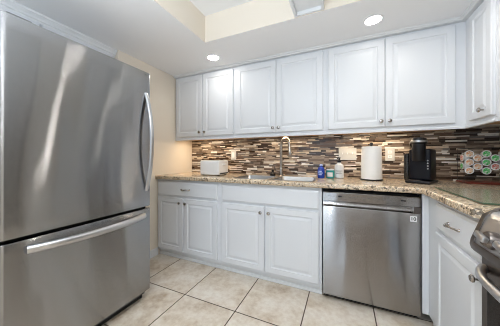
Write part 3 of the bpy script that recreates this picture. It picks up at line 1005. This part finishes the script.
# glass cutting board
M['board'] = mat('green_glass_board', (0.48, 0.44, 0.32), 0.2, **{'Transmission Weight': 0.5, 'IOR': 1.5})
M['board_edge'] = mat('green_glass_edge', (0.07, 0.13, 0.08), 0.1)
t = thing('cutting_board', 'green-tinted glass cutting board lying on the granite at right', 'cutting board', (0.77, 1.475, Z))
obj('slab', box(newbm(), -0.228, 0.228, -0.255, 0.255, 0.0035, 0.0095), M['board'], t)
b = newbm()
for q in ((-0.2315, -0.2283, -0.2585, 0.2585), (0.2283, 0.2315, -0.2585, 0.2585), (-0.2283, 0.2283, -0.2585, -0.2553), (-0.2283, 0.2283, 0.2553, 0.2585)):
    box(b, q[0], q[1], q[2], q[3], 0.0035, 0.0098)
obj('edge', b, M['board_edge'], t, label='dark green polished edge')
for sx in (-1, 1):
    for sy in (-1, 1):
        b = newbm(); lathe(b, [(0.008, 0), (0.008, 0.0034)], 12, Matrix.Translation((sx * 0.2, sy * 0.22, 0))); obj('foot', b, M['rubber'], t)

# coffee pod rack and pods
RX, RYY = 0.972, 2.235
t = thing('pod_rack', 'black wire coffee pod rack in the corner beside the coffee maker', 'rack', (RX, RYY, Z))
obj('base', box(newbm(), -0.115, 0.165, -0.085, 0.085, 0.0, 0.012, 0.004), M['red_brown'], t, label='reddish brown base tray')
PX = [-0.082, -0.034, 0.015, 0.064, 0.105]
wires = newbm()
for x in (-0.1125, 0.162):
    tube(wires, [(x, -0.045, 0.0122), (x, -0.045, 0.275)], 0.0016, 8)
    tube(wires, [(x, 0.055, 0.0122), (x, 0.055, 0.275)], 0.0016, 8)
for y in (-0.045, 0.055):
    for z in (0.04, 0.275):
        tube(wires, [(-0.1125, y, z), (0.162, y, z)], 0.0016, 8)
for x in (-0.1125, 0.162):
    tube(wires, [(x, -0.045, 0.275), (x, 0.055, 0.275)], 0.0016, 8)
obj('wire_frame', wires, M['black'], t, smooth=True)


def lid_mat(name, c1, c2):
    m = mat(name, c1, 0.3); n, l, b_ = nodes(m)
    nz = noise(n, l, objco(n), 70, 2)
    l.new(ramp(n, l, nz.outputs['Fac'], [(0.42, c1), (0.55, c2), (0.62, (0.8, 0.8, 0.76))]), b_.inputs['Base Color'])
    return m


LID = {'green': lid_mat('pod_lid_green', (0.05, 0.50, 0.10), (0.25, 0.72, 0.30)),
       'orange': lid_mat('pod_lid_orange', (0.72, 0.33, 0.18), (0.85, 0.68, 0.48)),
       'red': lid_mat('pod_lid_red', (0.60, 0.14, 0.12), (0.78, 0.45, 0.38))}


def pod_proto(kind):
    t = thing('coffee_pod', 'coffee pod', 'coffee pod', (0, 0, 0))
    b = newbm(); lathe(b, [(0.018, -0.04), (0.019, -0.038), (0.023, -0.002), (0.0272, -0.0015), (0.0272, 0.0), (0.022, 0.0004)], 24, ROT_Y); obj('cup', b, M['white_plastic'], t, smooth=True)
    b = newbm(); lathe(b, [(0.0208, 0.0006), (0.0198, 0.0012), (0.002, 0.0014)], 24, ROT_Y); obj('lid', b, LID[kind], t, smooth=True)
    return t


PROTO = {}


def pod(kind, loc, rotz, label):
    if kind not in PROTO:
        PROTO[kind] = r = pod_proto(kind)
    else:
        r = PROTO[kind].copy(); COL.objects.link(r)
        for ch in PROTO[kind].children:
            c = ch.copy(); COL.objects.link(c); c.parent = r
    r.location = loc; r.rotation_euler = (0, 0, rotz); tag(r, label, 'coffee pod', 'coffee pods in the wire rack')


ZP = Z
yfp = RYY - 0.049
ROWS3 = [0.230, 0.165, 0.100]; ROWS2 = [0.1975, 0.1325]
names3 = ['top', 'middle', 'bottom']; names2 = ['upper', 'lower']
for z, w in zip(ROWS3, names3):
    pod('orange', (RX + PX[0], yfp, ZP + z), 0, 'orange-lidded coffee pod, %s of the rack\'s leftmost front column' % w)
for z, w in zip(ROWS2, names2):
    pod('orange', (RX + PX[1], yfp, ZP + z), 0, 'orange-lidded coffee pod, %s of two beside the three-green column' % w)
for z, w in zip(ROWS3, names3):
    pod('green', (RX + PX[2], yfp, ZP + z), 0, 'green-lidded coffee pod, %s of the column of three greens' % w)
pod('green', (RX + PX[3], yfp, ZP + ROWS2[0]), 0, 'green-lidded coffee pod directly above a red one')
pod('red', (RX + PX[3], yfp, ZP + ROWS2[1]), 0, 'red-lidded coffee pod directly below a green one')
for z, w in zip(ROWS3[:2], ('top', 'second')):
    pod('red', (RX + PX[4] + 0.008, yfp, ZP + z), 0, 'red-lidded coffee pod, %s in the rack\'s rightmost column' % w)
pod('red', (RX - 0.113, RYY - 0.010, ZP + 0.198), -PI / 2, 'red-lidded coffee pod on the rack\'s side, above a green one')
pod('green', (RX - 0.113, RYY - 0.010, ZP + 0.133), -PI / 2, 'green-lidded coffee pod on the rack\'s side facing the coffee maker')
